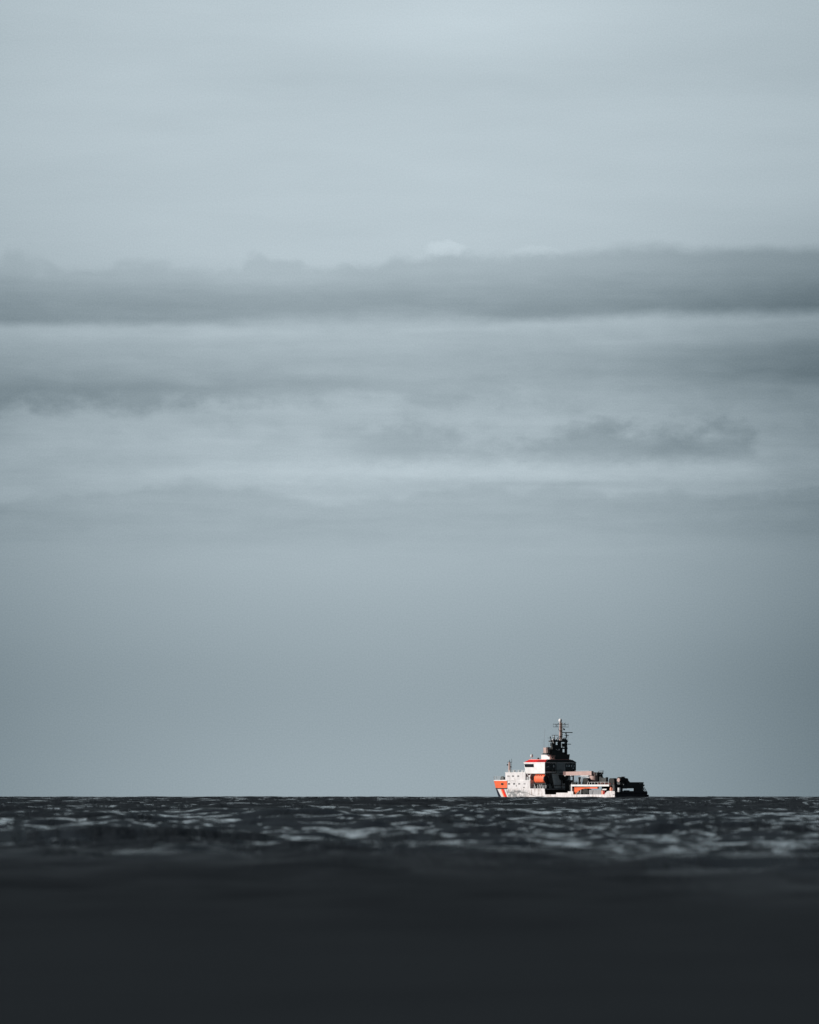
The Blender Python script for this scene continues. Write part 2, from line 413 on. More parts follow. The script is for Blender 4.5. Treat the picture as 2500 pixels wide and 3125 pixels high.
MB().rail([(a, port_b(a, 7.4) + 0.15, 7.4) for a in (A_OR + 3, 68, 71, 73.5, 75.4, 76.6)] + [(77.2, 9.3, 7.4)] + [(a, 18.45 - port_b(a, 7.4), 7.4) for a in (76.6, 75.4, 73.5, 71, 68)], 1.45, 2.0, 0.05, 3).build('bow_rail', LIGHTG, fc)
wi = MB(); wi.lathe((66.5, 3.4, 7.7), [(0.1, -1.3), (1.25, -1.3), (1.25, -1.1), (0.8, -1.05), (0.8, 1.05), (1.25, 1.1), (1.25, 1.3), (0.1, 1.3)], (0, 1, 0)).box(65.5, 67.6, 1.9, 5.0, 6.4, 7.1)
wi.build('anchor_winch', DARK, fc)
# accommodation, two tiers
bl = MB(); A1 = ax(462)
def tier(q, a0, a1, z0, z1, n=12, ins=0.02, bmin=0.0):
    pts = [a0 + (a1 - a0) * i / n for i in range(n + 1)]
    zt = min(z0, 7.0)
    P = [(a, max(bmin, port_b(a, zt) + ins)) for a in pts] + [(a, 18.6 - max(bmin, port_b(a, zt) + ins)) for a in pts][::-1]
    return q.hexa(P, z0, P, z1)
tier(bl, A1, A_OR - 0.02, 3.91, 7.25); cab = bl.build('cabin_block', WHITE, ship)
A2 = ax(414); A3 = a_at(207, 7.3)
up = tier(MB(), A2, A3, 7.253, zy(626)).build('upper_cabin', WHITE, cab)
tr = tier(MB(), A1 - 0.1, A_OR - 0.03, 7.1, 7.25, ins=-0.12); tr.build('deck_edge', CLEAN, cab)
tier(MB(), A2 - 0.1, A3 + 0.1, zy(626) + 0.002, zy(626) + 0.16, ins=-0.1).build('roof_edge', CLEAN, cab)
for X0, X1 in ((231, 237), (243, 249), (279, 285), (290, 296), (333, 339), (343, 349)): pane(cab, X0, X1, 655, 668, 7.3)
for X0, X1 in ((236, 242), (246, 252), (289, 295), (300, 305), (343, 349), (354, 359), (397, 401), (408, 412)): pane(cab, X0, X1, 733, 747, 5.6)
pane(cab, 318, 324, 756, 766, 5.0, 'vent', DARK); pane(cab, 392, 404, 772, 780, 4.3, 'fairlead', DARK)
for i in range(6): pane(hull, 299 + i * 11.5, 305 + i * 11.5, 808, 819, 3.0, 'porthole')
q = MB().rail([(a, port_b(a, 7) + 0.25, zy(626) + 0.1) for a in (A3 - 0.3, 60, 57, 54, A2 + 0.3)], 0.95, 1.2, 0.05, 2)
q.build('roof_rail', LIGHTG, cab)
MB().rail([(A2 + .3, 18.3, zy(626) + 0.1), (57, 18.3, zy(626) + 0.1), (A3 - .5, 17.5, zy(626) + .1)], 0.95, 1.2, 0.05, 2).build('roof_rail', LIGHTG, cab)
q = MB()
for i, a in enumerate((61.2, 58.6, 56.1, 53.8, 52.2)):
    q.box(a, a + 0.5 + 0.2 * (i % 2), 1.2, 1.9, zy(626) + .1, zy(626) + 0.9)
q.build_each('roof_vent', LIGHTG, cab)
# foremast
fm = MB(); fa, fb = 67.6, 7.2
fx = 1313 - 17.66 * fa + 17.84 * fb
fm.tube((fa, fb, 6.3), (fa, fb, zy(520)), 0.62, 0.42, 10); f_m = fm.build('foremast', BEIGE, ship, True)
MB().tube((fa, fb, zy(520)), (fa, fb, zy(495)), 0.2, 0.1, 6).tube((fa + .6, fb - .6, zy(518)), (fa - .8, fb + .8, zy(518)), 0.09, n=5).build('mast_top', DARK, f_m)
MB().ball((fa + .55, fb - .55, zy(546)), 0.32).ball((fa - .4, fb + .4, zy(565)), 0.2).build_each('mast_lamp', DARK, f_m)
q = MB()
for k in range(9): q.tube((fa - .45, fb + .35, 7.5 + k * 1.0), (fa - .45, fb + .75, 7.5 + k * 1.0), 0.06, n=5)
q.tube((fa - .45, fb + .75, 7.4), (fa - .45, fb + .75, 16), 0.05, n=5).build('ladder', DARK, f_m)
# main house below the bridge
AR = ax(612)                                       # aft face of bridge
hs = MB().hexa([(AR + .4, 5.0), (60, 4.2), (60, 14.4), (AR + .4, 14.9)], 3.91, [(AR + .4, 2.6), (60, 3.5), (60, 15.2), (AR + .4, 14.9)], 10.0)
house = hs.build('deckhouse', GREYW, ship)
MB().box(39.72, AR + 0.39, 0.3, 18.3, 3.6, 3.95).box(AR + .1, AR + .39, 5.6, 14.6, zy(758), zy(753)).box(AR + .1, AR + .39, 9.6, 9.8, 4, 9).build('ledge', DARK, house)
MB().box(AR + 1.5, 59, 2.0, 16.6, 1.1, 3.39).build('recess_shade_wall', BLACK, house)  # recessed wall, the shade of the opening put into its black
MB().box(AR - 0.6, AR + .39, 8.4, 11.6, zy(640), 10.0).hexa([(AR - .2, 8.8), (AR + .39, 8.8), (AR + .39, 12.6), (AR - .2, 12.6)], zy(700), [(AR - .7, 8.0), (AR + .39, 8.0), (AR + .39, 13), (AR - .7, 13)], zy(650)).build('house_shade_block', DARK, house)  # dark boxes standing in for the shadow below the bridge
MB().box(AR - 1.6, AR + .38, 3.0, 9.0, zy(604), zy(600)).build('balcony', DARK, house)
MB().box(AR + .1, AR + 0.38, 13.2, 14.2, 4.0, 6.1).build('door', DARK, house)
# cluttered gap between cabin block and deckhouse
q = MB().box(50.9, 52.0, 1.4, 3.4, 7.25, 10.0).box(48.9, 49.6, 0.6, 1.2, 7.25, 9.3).box(50.0, 50.4, 0.3, .7, 3.9, 8.6)
q.tube((49.8, 0.8, 7.3), (47.9, 0.4, 10.0), 0.18).tube((48.4, 0.6, 7.3), (50.5, 0.6, 9.8), 0.12)
q.build_each('ventilator', LIGHTG, ship)
# bridge
ZB0, ZB1, ZB2, ZB3, ZR = zy(636), zy(604), zy(538), zy(530), zy(497)
AF = ax(402)
br = MB().hexa([(AR, 0.05), (AF - 1.0, 0.05), (AF + 1.5, 5), (AF + 1.5, 13.6), (AF - 1.2, 18.5), (AR, 17.6)], ZB0, [(AR, 0.0), (AF - .5, 0.0), (AF + 2, 5), (AF + 2, 13.6), (AF - .5, 18.6), (AR, 17.4)], ZB1 - .002)
bridge = br.build('bridge', CLEAN, ship)
MB().hexa([(AR + .05, 0.0), (AF - .5, 0.0), (AF + 2, 5), (AF + 2, 13.6), (AF - .5, 18.6), (AR + .05, 17.4)], ZB1, [(AR, 0.0), (AF, -0.15), (AF + 2.8, 5), (AF + 2.8, 13.6), (AF, 18.75), (AR, 17.4)], ZB2 + .3).build('window_band', CLEAN, bridge)
MB().hexa([(AR - .01 - .2, -0.1), (AF + .1, -0.3), (AF + 3, 5), (AF + 3, 13.6), (AF + .1, 18.9), (AR - .2, 17.6)], ZB2 + .303, [(AR - .2, -0.1), (AF + .1, -0.3), (AF + 3, 5), (AF + 3, 13.6), (AF + .1, 18.9), (AR - .2, 17.6)], ZB3 + .32).build('eave', CLEAN, bridge)
def roof_pts(d): return [(AR - .15 + d * .4, -0.05 + d * 1.2), (AF - d * 1.6, -0.1 + d * 1.2), (AF + 2.8 - d, 5 + d), (AF + 2.8 - d, 13.6 - d), (AF - d * 1.6, 18.7 - d * 2.4), (AR - .15 + d * .4, 17.5 - d * 2.6)]
rf = MB().hexa(roof_pts(0), ZB3 + .322, roof_pts(1), ZR).build('roof', RED, bridge)
AS = ax(528)
sh = MB()
def rp(t, a):   # point on sloping port fascia
    return (a, -0.05 + 1.2 * t - 0.04, ZB3 + .33 + (ZR - ZB3 - .34) * t)
A0 = AR + .3
sh.add([rp(0.03, A0), rp(0.03, AS + .3), rp(.97, AS), rp(.97, A0 + .1)] + [(p[0], p[1] + .03, p[2]) for p in (rp(0.03, A0), rp(0.03, AS + .3), rp(.97, AS), rp(.97, A0 + .1))], [(0, 1, 2, 3), (4, 5, 6, 7), (0, 1, 5, 4), (1, 2, 6, 5), (2, 3, 7, 6), (3, 0, 4, 7)])
sh.build('fascia_panel', DKRED, rf)
MB().hexa([(p[0], p[1]) for p in roof_pts(1)], ZR + .002, [(p[0], p[1]) for p in roof_pts(1)], ZR + .18).build('roof_edge', mat('pale_red_paint', (0.85, 0.35, 0.32)), rf)
# aft fascia: shade on the red roof edge, put into a dark slab
MB().slab([(0.2, ZB3 + .33), (17.4, ZB3 + .33), (15.0, ZR), (1.3, ZR)], AR - .5, AR - .1).build('aft_fascia_shade', DARK, rf)
# port-wing glazing and small square window
MB().hexa([(ax(503), -0.06), (AF - .55, -0.06), (AF - .55, .1), (ax(503), .1)], zy(573), [(ax(499), -0.24), (AF - .25, -0.24), (AF - .25, 0), (ax(499), 0)], zy(539)).build('wing_window', GLASS, bridge)
pane(bridge, 449, 462, 578, 592, 0, 'window', BLACK, b=0.04)
# aft glazing: dark band left, grey casing in the middle, windows right
ab = MB().box(AR - .12, AR - .005, 0.3, 5.9, ZB1 - .1, ZB2 + .25).box(AR - .12, AR - .005, 11.5, 17.5, ZB1 - .1, ZB2 + .25).build_each('aft_window_band', GLASS, bridge)
for b0, b1, Y0, Y1 in ((0.9, 1.5, 575, 566), (1.9, 2.15, 575, 558), (4.5, 5.2, 572, 552), (12.0, 12.5, 568, 548), (13.2, 14.0, 568, 548), (14.7, 15.3, 568, 548), (16.1, 16.6, 568, 548), (15.6, 16.2, 588, 576)):
    MB().box(AR - .16, AR - .125, b0, b1, zy(Y0), zy(Y1)).build('window', mat('pane_light_paint', (0.75, 0.8, 0.82), 0.3), ab[0 if b0 < 8 else 1])  # pale colour paints in the light seen through the glazing
MB().box(AR - .6, AR - .01, 6.2, 11.0, ZB0, ZB2 + .28).build('casing', mat('mid_grey_paint', (0.36, 0.39, 0.40)), bridge)
MB().box(AR - .3, AR - .01, 0.0, 17.6, ZB0 - .02, ZB0 + .25).build('ledge', DARK, bridge)
MB().box(AR - .1, AR - .006, 0.2, 5.9, ZB0 + .8, ZB1 - .11).build('aft_shade_panel', DARK, bridge)  # dark sheets paint the shade on the white aft plating
MB().box(AR - .1, AR - .006, 11.1, 17.5, ZB0 + .3, ZB1 - .11).build('aft_shade_panel', DARK, bridge)
for s_, b_0 in enumerate((5.2, 13.0)): pass
# roof furniture
q = MB(); da, db = ax(477, 3.5), 3.5
q.tube((da, db, ZR), (da, db, zy(465)), 0.12, n=6).ball((da, db, zy(456)), 0.62, 14, sz=1.2)
q.tube((da + 1.2, db, ZR), (da + 1.2, db, zy(478)), 0.08, n=5); q.build('satellite_dome', LIGHTG, rf, True)
da = ax(545, 4)
MB().ball((da, 4, zy(486)), 0.45).tube((da, 4, ZR), (da, 4, zy(486)), .15).build('searchlight', DARK, rf)
# upper wheelhouse block
tb = MB().box(ax(660, 4.0), ax(574, 4.0), 4.0, 9, ZR + .18, zy(448)).build('monkey_island', CLEAN, ship)
MB().box(ax(662, 4.0) , ax(570, 4.0), 3.85, 9.1, zy(448), zy(445)).build('roof_edge', LIGHTG, tb)
q = MB().rail([(ax(655, 4.6), 4.6, zy(445)), (ax(580, 4.6), 4.6, zy(445)), (ax(580, 4.6), 8.9, zy(445))], 1.0, 1.3, 0.05)
q.build('roof_rail', LIGHTG, tb)
# ---- mast tower. aft face at a = AT
AT = AR + 0.8
def bt(X): return bx(X, AT)
mt = MB()
mt.hexa([(AT, bt(690)), (AT + 2, bt(690)), (AT + 2, bt(858)), (AT, bt(858))], ZR + .18, [(AT, bt(690)), (AT + 2, bt(690)), (AT + 2, bt(864)), (AT, bt(864))], zy(440))
mt.box(AT + .2, AT + 4, bt(690), bt(795), zy(440), zy(372)).box(AT + .1, AT + 1.6, bt(700), bt(775), zy(372), zy(345)).box(AT + .1, AT + 1.2, bt(786), bt(822), zy(318), zy(284)).box(AT + .1, AT + 1.2, bt(706), bt(740), zy(316), zy(296)).box(AT + .1, AT + 1.4, bt(806), bt(838), zy(366), zy(330))
mt.box(AT + .6, AT + 1.4, bt(810), bt(842), zy(440), zy(420))
mt.box(AT, AT + 2.4, bt(630), bt(700), zy(443), zy(430))
mt.box(AT, AT + 3, bt(690), bt(842), zy(388), zy(372)).box(AT, AT + 3, bt(702), bt(845), zy(316), zy(302))
for X0, X1, Y0, Y1 in ((708, 726, 372, 316), (757, 781, 372, 302), (826, 842, 440, 290), (690, 703, 388, 330)):
    mt.box(AT + .2, AT + 1.0, bt(X0), bt(X1), zy(Y0), zy(Y1))
mast = mt.build('mast', DARK, ship)  # shade of the mast faces is put into the dark colour
q = MB()
def TT(Xa, Ya, Xb, Yb, r=0.12, r1=None, da=0.4): q.tube((AT + da, bx(Xa, AT + da), zy(Ya)), (AT + da, bx(Xb, AT + da), zy(Yb)), r, r1, n=6)
TT(628, 430, 628, 372, .16); TT(628, 372, 665, 372, .12); TT(625, 400, 640, 380, .08)
TT(700, 372, 668, 262, .14); TT(668, 300, 664, 262, .1); TT(712, 302, 706, 250, .2); TT(720, 302, 752, 262, .14); TT(745, 302, 768, 262, .14)
TT(682, 248, 748, 248, .10); TT(640, 277, 662, 277, .05); TT(818, 302, 832, 250, .26); TT(832, 250, 826, 222, .18)
TT(784, 220, 890, 220, .17); TT(812, 248, 853, 248, .14); TT(845, 248, 845, 302, .05); TT(838, 338, 866, 338, .10)
TT(796, 302, 800, 276, .2); TT(810, 302, 806, 268, .1); TT(785, 290, 815, 275, .1); TT(730, 372, 750, 330, .1); TT(735, 330, 757, 345, .1); TT(790, 372, 800, 345, .12); TT(800, 345, 826, 320, .1)
TT(815, 420, 835, 388, .08); TT(826, 420, 810, 388, .08); TT(690, 302, 690, 262, .05); TT(650, 372, 650, 330, .04); TT(676, 330, 676, 290, .05); TT(670, 345, 690, 330, .12)
TT(664, 355, 690, 355, .1); TT(664, 335, 700, 325, .1); TT(668, 355, 668, 320, .1); TT(682, 320, 672, 300, .14)
arms = q; arms.build('aerials_and_stays', DARK, mast)
q = MB(); q.ball((AT + .4, bx(872, AT + .4), zy(338)), .18).box(AT + .2, AT + .6, bx(857, AT), bx(868, AT), zy(342), zy(334)); q.build_each('side_lamp', DARK, mast)
q = MB(); TT(702, 330, 694, 268, .16); TT(690, 300, 694, 290, .38, .3); TT(700, 300, 706, 284, .3, .2); TT(729, 372, 729, 352, .13); TT(735, 300, 729, 278, .34, .1); TT(755, 302, 745, 280, .26, .1)
TT(688, 380, 706, 380, .2); q.ball((AT - .2, bx(751, AT), zy(395)), .34); q.ball((AT - .2, bx(724, AT), zy(393)), .2); TT(735, 400, 748, 400, .1, da=-.2)
TT(822, 238, 822, 225, .2); TT(705, 262, 705, 254, .2); TT(818, 310, 815, 325, .2); TT(835, 310, 833, 330, .14)
q.build_each('signal_lamp', CLEAN, mast)
MB().box(AT + .3, AT + 2.6, bx(643, AT), bx(664, AT), zy(428), zy(374)).box(AT + .1, AT + .3, bx(636, AT), bx(664, AT), zy(374), zy(370)).build('lookout_box', BEIGE, mast)
q = MB()
for i in range(9):
    X = 672 + (i * 17) % 44; TT(X, 494 - (i * 7) % 10, X + (-1) ** i * 9, 462 - (i * 5) % 16, .16, da=-.4)
q.build_each('stair_frame', mat('rusty_pink_paint', (0.60, 0.38, 0.33)), mast)
# pole
pa_, pb = AT + 1.6, bx(767, AT + 1.6)
pl = MB().tube((pa_, pb, zy(302)), (pa_, pb, zy(112)), 0.50, 0.36, 10).build('mast_pole', BEIGE, mast, True)
MB().box(pa_ - .8, pa_ - .2, pb + .15, pb + .42, zy(300), zy(118)).build('pole_shade_strip', mat('brown_paint_and_shade', (0.06, 0.045, 0.035)), pl)  # dark strip paints the shaded right side of the pole
MB().lathe((pa_, pb, zy(97)), [(0.3, -.85), (.62, -.5), (.70, 0), (.6, .4), (.36, .66), (.02, .74)]).build('radome', CLEAN, pl, True)
q = MB(); da = 1.6 - .5
for Y in (137, 164): TT(696, Y, 848, Y, .08, da=da)
for X in (696, 722, 738, 802, 822, 848): TT(X, 168 if X in (848,) else 164, X, 128, .05, da=da)
TT(722, 164, 738, 137, .05, da=da); TT(802, 164, 822, 137, .05, da=da); TT(738, 164, 722, 137, .05, da=da); TT(805, 140, 812, 124, .12, da=da); TT(745, 137, 750, 128, .14, da=da); TT(820, 128, 820, 116, .04, da=da)
q.build('yard', DARK, pl)
q = MB(); TT(752, 180, 752, 192, .14, da=da); TT(752, 200, 775, 200, .1, da=da); TT(760, 212, 778, 212, .1, da=da); TT(755, 258, 790, 258, .12, da=da); TT(786, 250, 792, 236, .1, da=da)
q.build_each('bracket', DARK, pl)
MB().tube((AT + 3, bx(600, AT + 3), zy(445)), (AT + 3, bx(612, AT + 3), zy(180)), .045, .03, 5).tube((AT + 3, bx(593, AT + 3), zy(445)), (AT + 3, bx(597, AT + 3), zy(300)), .03, .02, 5).build_each('whip_aerial', STEEL, ship)

# ---- work deck, port bulwark frame and upper gallery
ZG0, ZG1 = zy(766), zy(748)
gl = MB().box(3.0, ax(878), -0.05, 1.1, ZG0, ZG1)
gal = gl.build('side_gallery', CLEAN, ship)
MB().box(1.0, 24.3, 1.12, 18.0, ZG0 + .1, ZG1 - .02).build('upper_deck', DARK, gal)
MB().box(ax(887), ax(876), -0.02, .5, 2.7, ZG1 + .01).box(ax(880), ax(874), .3, 1.0, ZG0 - .6, ZG1 + .3).build('pillar', LIGHTG, gal)
q = MB()
for X in (1062, 1085, 1115, 1146, 1175, 1212, 1252): q.tube((ax(X), .1, ZG1), (ax(X), .1, zy(722)), .09, n=6)
q.tube((ax(1040), .1, ZG1), (ax(1052), .1, zy(712)), .12, n=6).tube((ax(1062), .1, zy(724)), (ax(1255), .1, zy(724)), .05, n=5)
q.build('handrail', CLEAN, gal)
q = MB(); rnd = random.Random(3)
for i in range(11):
    X = 890 + i * 11 + rnd.random() * 4; q.tube((ax(X, 1.5), 1.5, ZG1 - .1), (ax(X + rnd.uniform(-5, 5), 1.5), 1.5, zy(rnd.uniform(695, 722))), .07 + .05 * (i % 2), n=5)
q.box(ax(925, 1.5), ax(880, 1.5), 1.6, 2.4, ZG1 - .1, zy(724)); q.build('valve_stand', DARK, gal)
q = MB(); rnd = random.Random(21)
for i in range(16):
    X = 1150 + i * 10 + rnd.uniform(-3, 3); b_ = rnd.uniform(3.0, 5.0)
    q.box(ax(X + 7, b_), ax(X, b_), b_, b_ + .5, ZG1 - .05, zy(rnd.uniform(722, 738)))
q.build_each('deck_valve', mat('reddish_brown_paint', (0.16, 0.05, 0.04)), gal)
q = MB(); rnd = random.Random(22)
for i in range(9):
    X = 930 + i * 30 + rnd.uniform(-6, 6); q.lathe((ax(X, 1.1), 1.1, 1.5), [(.05, 0), (.3, .1), (.34, .5), (.1, .8)], n=8)
q.build_each('deck_bollard', DARK, ship)
# boarding shelter under the crane jib, behind
q = MB().box(AR - 4, AR - 1, bx(868, AR - 4), bx(884, AR - 4), 3, zy(735)).box(AR - 4, AR + .3, bx(868, AR - 4), bx(905, AR - 4), zy(702), zy(735)).box(AR - 4.0, AR - 3.6, bx(898, AR - 4), bx(906, AR - 4), zy(735), zy(655)).box(AR - 4.0, AR - 3.4, bx(866, AR - 4), bx(906, AR - 4), zy(668), zy(660))
q.build('jib_rest', DARK, ship)
# stuff inside the working space below the gallery
q = MB().box(ax(1313, 9), ax(1195, 9), 8.5, 9.2, 1.1, ZG0 + .09).box(ax(1000, 9), ax(880, 9), 8.5, 9.2, 1.1, ZG0 + .09)
q.build_each('inner_bulkhead', BLACK, ship)
# crane
ca, cb = ax(1108, 7.5), 7.5
rc = 1.75
cr = MB().lathe((ca, cb, 0), [(rc * 1.08, ZG1 - .05), (rc * 1.08, ZG1 + .5), (rc, ZG1 + .6), (rc, zy(640)), (rc * 1.05, zy(638)), (rc * 1.05, zy(628)), (.9, zy(624))], n=20)
crane = cr.build('crane', BEIGE, ship, True)
ja = AR - 3.2; jb = bx(838, ja)       # jib tip
# jib runs forward to the bridge; drawn along a line at b = cb
jt = (ax(838, cb), cb)
jb_ = MB()
a_h, a_t = ca - .8, ax(838, cb - 1.4)
jb_.add([(a_h, cb - 2.2, zy(612)), (a_h, cb - 1.0, zy(612)), (a_t, cb - 1.0, zy(618)), (a_t, cb - 2.2, zy(618)),
         (a_h, cb - 2.2, zy(655)), (a_h, cb - 1.0, zy(655)), (a_t, cb - 1.0, zy(655)), (a_t, cb - 2.2, zy(655))],
        [(0, 1, 2, 3), (7, 6, 5, 4), (0, 1, 5, 4), (1, 2, 6, 5), (2, 3, 7, 6), (3, 0, 4, 7)])
jib = jb_.build('jib', BEIGE, crane)
am = ax(985, cb - 1.4)
MB().box(am - 4.5, am, cb - 2.1, cb - 1.1, zy(664), zy(656)).tube((am - 1, cb - 1.6, zy(664)), (am - 4.5, cb - 1.6, zy(680)), .2).tube((am + .5, cb - 1.6, zy(740)), (am - .3, cb - 1.6, zy(675)), .16).tube((am - .3, cb - 1.6, zy(672)), (am - 4, cb - 1.6, zy(668)), .18).build('luffing_ram', LIGHTG, crane)
q = MB().ball((ax(820, cb - 2.2), cb - 2.3, zy(659)), .28).ball((ax(878, cb - 2.2), cb - 2.3, zy(659)), .26); q.build_each('floodlight', CLEAN, jib)
q = MB().box(a_t + .01, a_t + 1.6, cb - 2.1, cb - 1.1, zy(652), zy(616)); q.build('jib_head', mat('dark_pink_paint', (0.16, 0.085, 0.08)), jib)
q = MB().box(ca - 2.4, ca - .6, cb - .6, cb + 2.4, zy(655), zy(625)).box(ca - 3.1, ca - 1.6, cb + .8, cb + 2.0, ZG1, zy(655)).tube((ca - 3, cb + 2, zy(650)), (ca - 3, cb + 2, zy(608)), .09).tube((ca - 2, cb + .6, zy(630)), (ca - 2, cb + .6, zy(614)), .2).box(ca - 3.2, ca - 2.6, cb + 1.4, cb + 2.2, zy(640), zy(626)).box(ca - 2.6, ca - 2.4, cb - .2, cb + .4, zy(650), zy(640))
q.build('crane_cab', DARK, crane)
MB().box(ca - 2.65, ca - 2.45, cb + .5, cb + 1.6, zy(646), zy(641)).build('cab_lamp', CLEAN, crane)
MB().rail([(ca - 3.2, cb - .5, zy(625)), (ca - 3.2, cb + 2.4, zy(625))], .7, .8, .05).build('cab_rail', LIGHTG, crane)
MB().box(ca + 1, ca + 9, cb - 1.9, cb - 1.7, zy(610), zy(608)).build('hoist_wire', LIGHTG, crane)
# small orange knuckle crane folded below the gallery
ka = lambda X: ax(X, 1.3)
q = MB().prism([(ka(917), zy(845)), (ka(917), zy(768)), (ka(1000), zy(768)), (ka(1075), zy(769)), (ka(1150), zy(768)), (ka(1150), zy(789)), (ka(1075), zy(787)), (ka(1020), zy(788)), (ka(985), zy(796)), (ka(955), zy(816)), (ka(935), zy(832)), (ka(932), zy(845))], .9, 1.7)
kc = q.build('deck_crane', DEEPOR, ship)
MB().box(ka(1152), ka(1076), .8, .9 - .003, zy(788), zy(769)).build('crane_arm', ORANGE, kc)
MB().tube((ka(924), 1.3, 1.1), (ka(924), 1.3, zy(775)), .5, .4, 10).build('crane_post', ORANGE, kc)
MB().box(ka(912), ka(896), 1.2, 2, 1.1, zy(770)).build('crane_column', BLACK, kc)
q = MB().lathe((ka(965), 1.0, zy(830)), [(.5, -.2), (.5, .2)], (0, 1, 0)); q.build('crane_winch', mat('brown_paint_and_shade', (0.06, 0.045, 0.035)), kc)
MB().tube((ka(938), .9, zy(846)), (ka(962), .9, zy(815)), .12).tube((ka(985), .9, zy(800)), (ka(978), .9, zy(846)), .2).build('crane_ram', LIGHTG, kc)
# stern bulwarks and gantry on the quarter
q = MB()
q.box(0.2, 1.6, bx(1440), bx(1610), zy(787), zy(727)).box(0.3, 1.4, bx(1340), bx(1440), zy(787), zy(748)).box(0.3, 1.4, bx(1318), bx(1402), 1.1, zy(748)).box(0.25, 1.3, bx(1528), bx(1612), 2.7, zy(787))
q.box(0.3, 1.2, bx(1400), bx(1530), 2.7, zy(812)).box(.28, .9, bx(1420), bx(1470), zy(812), zy(805))
sg = q.build('stern_house', DARK, ship)
q = MB().box(0.14, 0.2, bx(1545), bx(1607), zy(733), zy(730)).box(0.1, 1.7, bx(1437), bx(1613), zy(727), zy(724)); q.build('top_rail', BLACK, sg)
q = MB()
for X0, Y0, X1, Y1 in ((1612, 775, 1645, 832), (1606, 785, 1636, 845), (1600, 800, 1625, 845)): q.tube((.3, bx(X0, .3), zy(Y0)), (.3, bx(X1, .3), zy(Y1)), .12, n=6)
q.box(.1, .5, bx(1620), bx(1646), 1.5, zy(825)).lathe((0, 18.7, zy(858)), [(.35, -.5), (.35, .5)], (1, 0, 0)); q.build_each('slanted_strut', DARK, sg)
q = MB()
for X in (1566, 1576, 1590, 1600): q.box(.08, .138, bx(X), bx(X + 5), zy(741), zy(735))
q.tube((.1, bx(1595), zy(800)), (.1, bx(1604), zy(788)), .1).box(.04, .1, bx(1403), bx(1410), zy(755), zy(742)); q.build_each('deck_lamp', LIGHTG, sg)
q = MB().box(.0, .06, bx(1420), bx(1425), zy(865), zy(858)).box(.0, .06, bx(1390), bx(1440), zy(792), zy(789)); q.build_each('stern_mark', STEEL, sg)
# white stern-quarter details
q = MB().box(.5, 3.6, .3, .8, 2.75, zy(812)); q.build('quarter_bulwark', CLEAN, hull)
pane(hull, 1245, 1252, 826, 839, 0, 'freeing_port', BLACK, b=0.14)
pane(hull, 1296, 1313, 846, 850, 0, 'fairlead', BLACK, b=0.14)
for X in (395, 437, 478): pass

# ------------------------------------------------------------------ things carried by the ship
def carried(name, label, cat, a, b, z, group=None):
    o = thing(name, label, cat, (a, b, z), group)
    return o, (a, b, z)
# lifeboat
la, lb_, lz = ax(545, 0.6), 0.6 + 1.5, zy(690)
lf, O = carried('lifeboat', 'enclosed orange lifeboat hanging under the bridge of the ship', 'lifeboat', la, lb_, lz)
q = MB(O)
NS = 16
def lsec(t):    # t 0 stern .. 1 bow : half width, top, bottom
    e = 1 - max(0, (t - .72) / .28) ** 2 * .75; s_ = 1 - max(0, (.06 - t) / .06) * .12
    return 1.75 * e * s_, 1.85 * (1 - max(0, (t - .75) / .25) ** 2 * .45) * s_, -1.75 + max(0, (t - .7) / .3) ** 2 * 1.1
L0, L1 = la - 3.4, la + 3.5
P = []; F = []; nn = 18
for i in range(NS + 1):
    t = i / NS; w_, tp, bt_ = lsec(t); a = L0 + (L1 - L0) * t
    for j in range(nn):
        ph = 2 * math.pi * j / nn; c, s_ = math.cos(ph), math.sin(ph)
        ww = w_ * math.copysign(abs(c) ** .6, c); zz = (tp if s_ > 0 else -bt_) * math.copysign(abs(s_) ** .75, s_)
        P.append((a, lb_ + ww, lz + zz))
for i in range(NS):
    for j in range(nn): F.append((i * nn + j, i * nn + (j + 1) % nn, (i + 1) * nn + (j + 1) % nn, (i + 1) * nn + j))
F += [tuple(range(nn)), tuple(range(NS * nn, NS * nn + nn))]
q.add(P, F); q.build('boat_hull', ORANGE, lf, True)
MB(O).box(L0 + .3, L1 - 2, lb_ - 1.86, lb_ - 1.70, lz - .25 - .9, lz - .05 - .9).build('rubbing_strip', DEEPOR, lf)
q = MB(O)
for a in (la - 2.2, la - .9, la + .4, la + 1.6): q.box(a, a + .7, lb_ - 1.55, lb_ - 1.2, lz + 1.15, lz + 1.5)
q.build_each('porthole', BLACK, lf)
MB(O).lathe((L0, lb_, lz), [(1.2, -.12), (1.72, -.02), (1.80, .3)], (1, 0, 0), n=16).build('stern_shade_disc', DARK, lf)  # dark disc paints shade over the boat's orange stern
# davits are the ship's
q = MB()
for a in (L0 + .9, L1 - 1.4):
    q.prism([(a, 3.9), (a + .5, 3.9), (a + .5, lz + 1.4), (a, lz + 1.4)], 3.2, 3.8)
    q.tube((a + .2, 3.4, lz + 1.9), (a + .2, lb_, lz + 2.0), .2).tube((a + .2, lb_, lz + 2.0), (a + .2, lb_, lz + 1.7), .08)
    q.box(a - .3, a + .8, .3, 3.3, lz - 2.3, lz - 1.95)
q.slab([(0.6, lz + 2.0), (4.0, lz + 2.1), (5.7, zy(790)), (4.6, zy(790)), (3.9, lz - 1.6), (2.6, lz - 1.6), (2.2, lz + 1.2), (0.6, lz + 1.4)], L0 - .8, L0 - .3)
q.build('davit', DARK, ship)
q = MB().box(ax(600), ax(486), 1.2, 3.2, 3.9, zy(728)).box(ax(610), ax(590), 1.2, 2.4, 3.9, 4.7)
q.build('boat_recess_shade', BLACK, ship)  # black blocks stand in for shade in the recess under the lifeboat
q = MB(); rnd = random.Random(8)
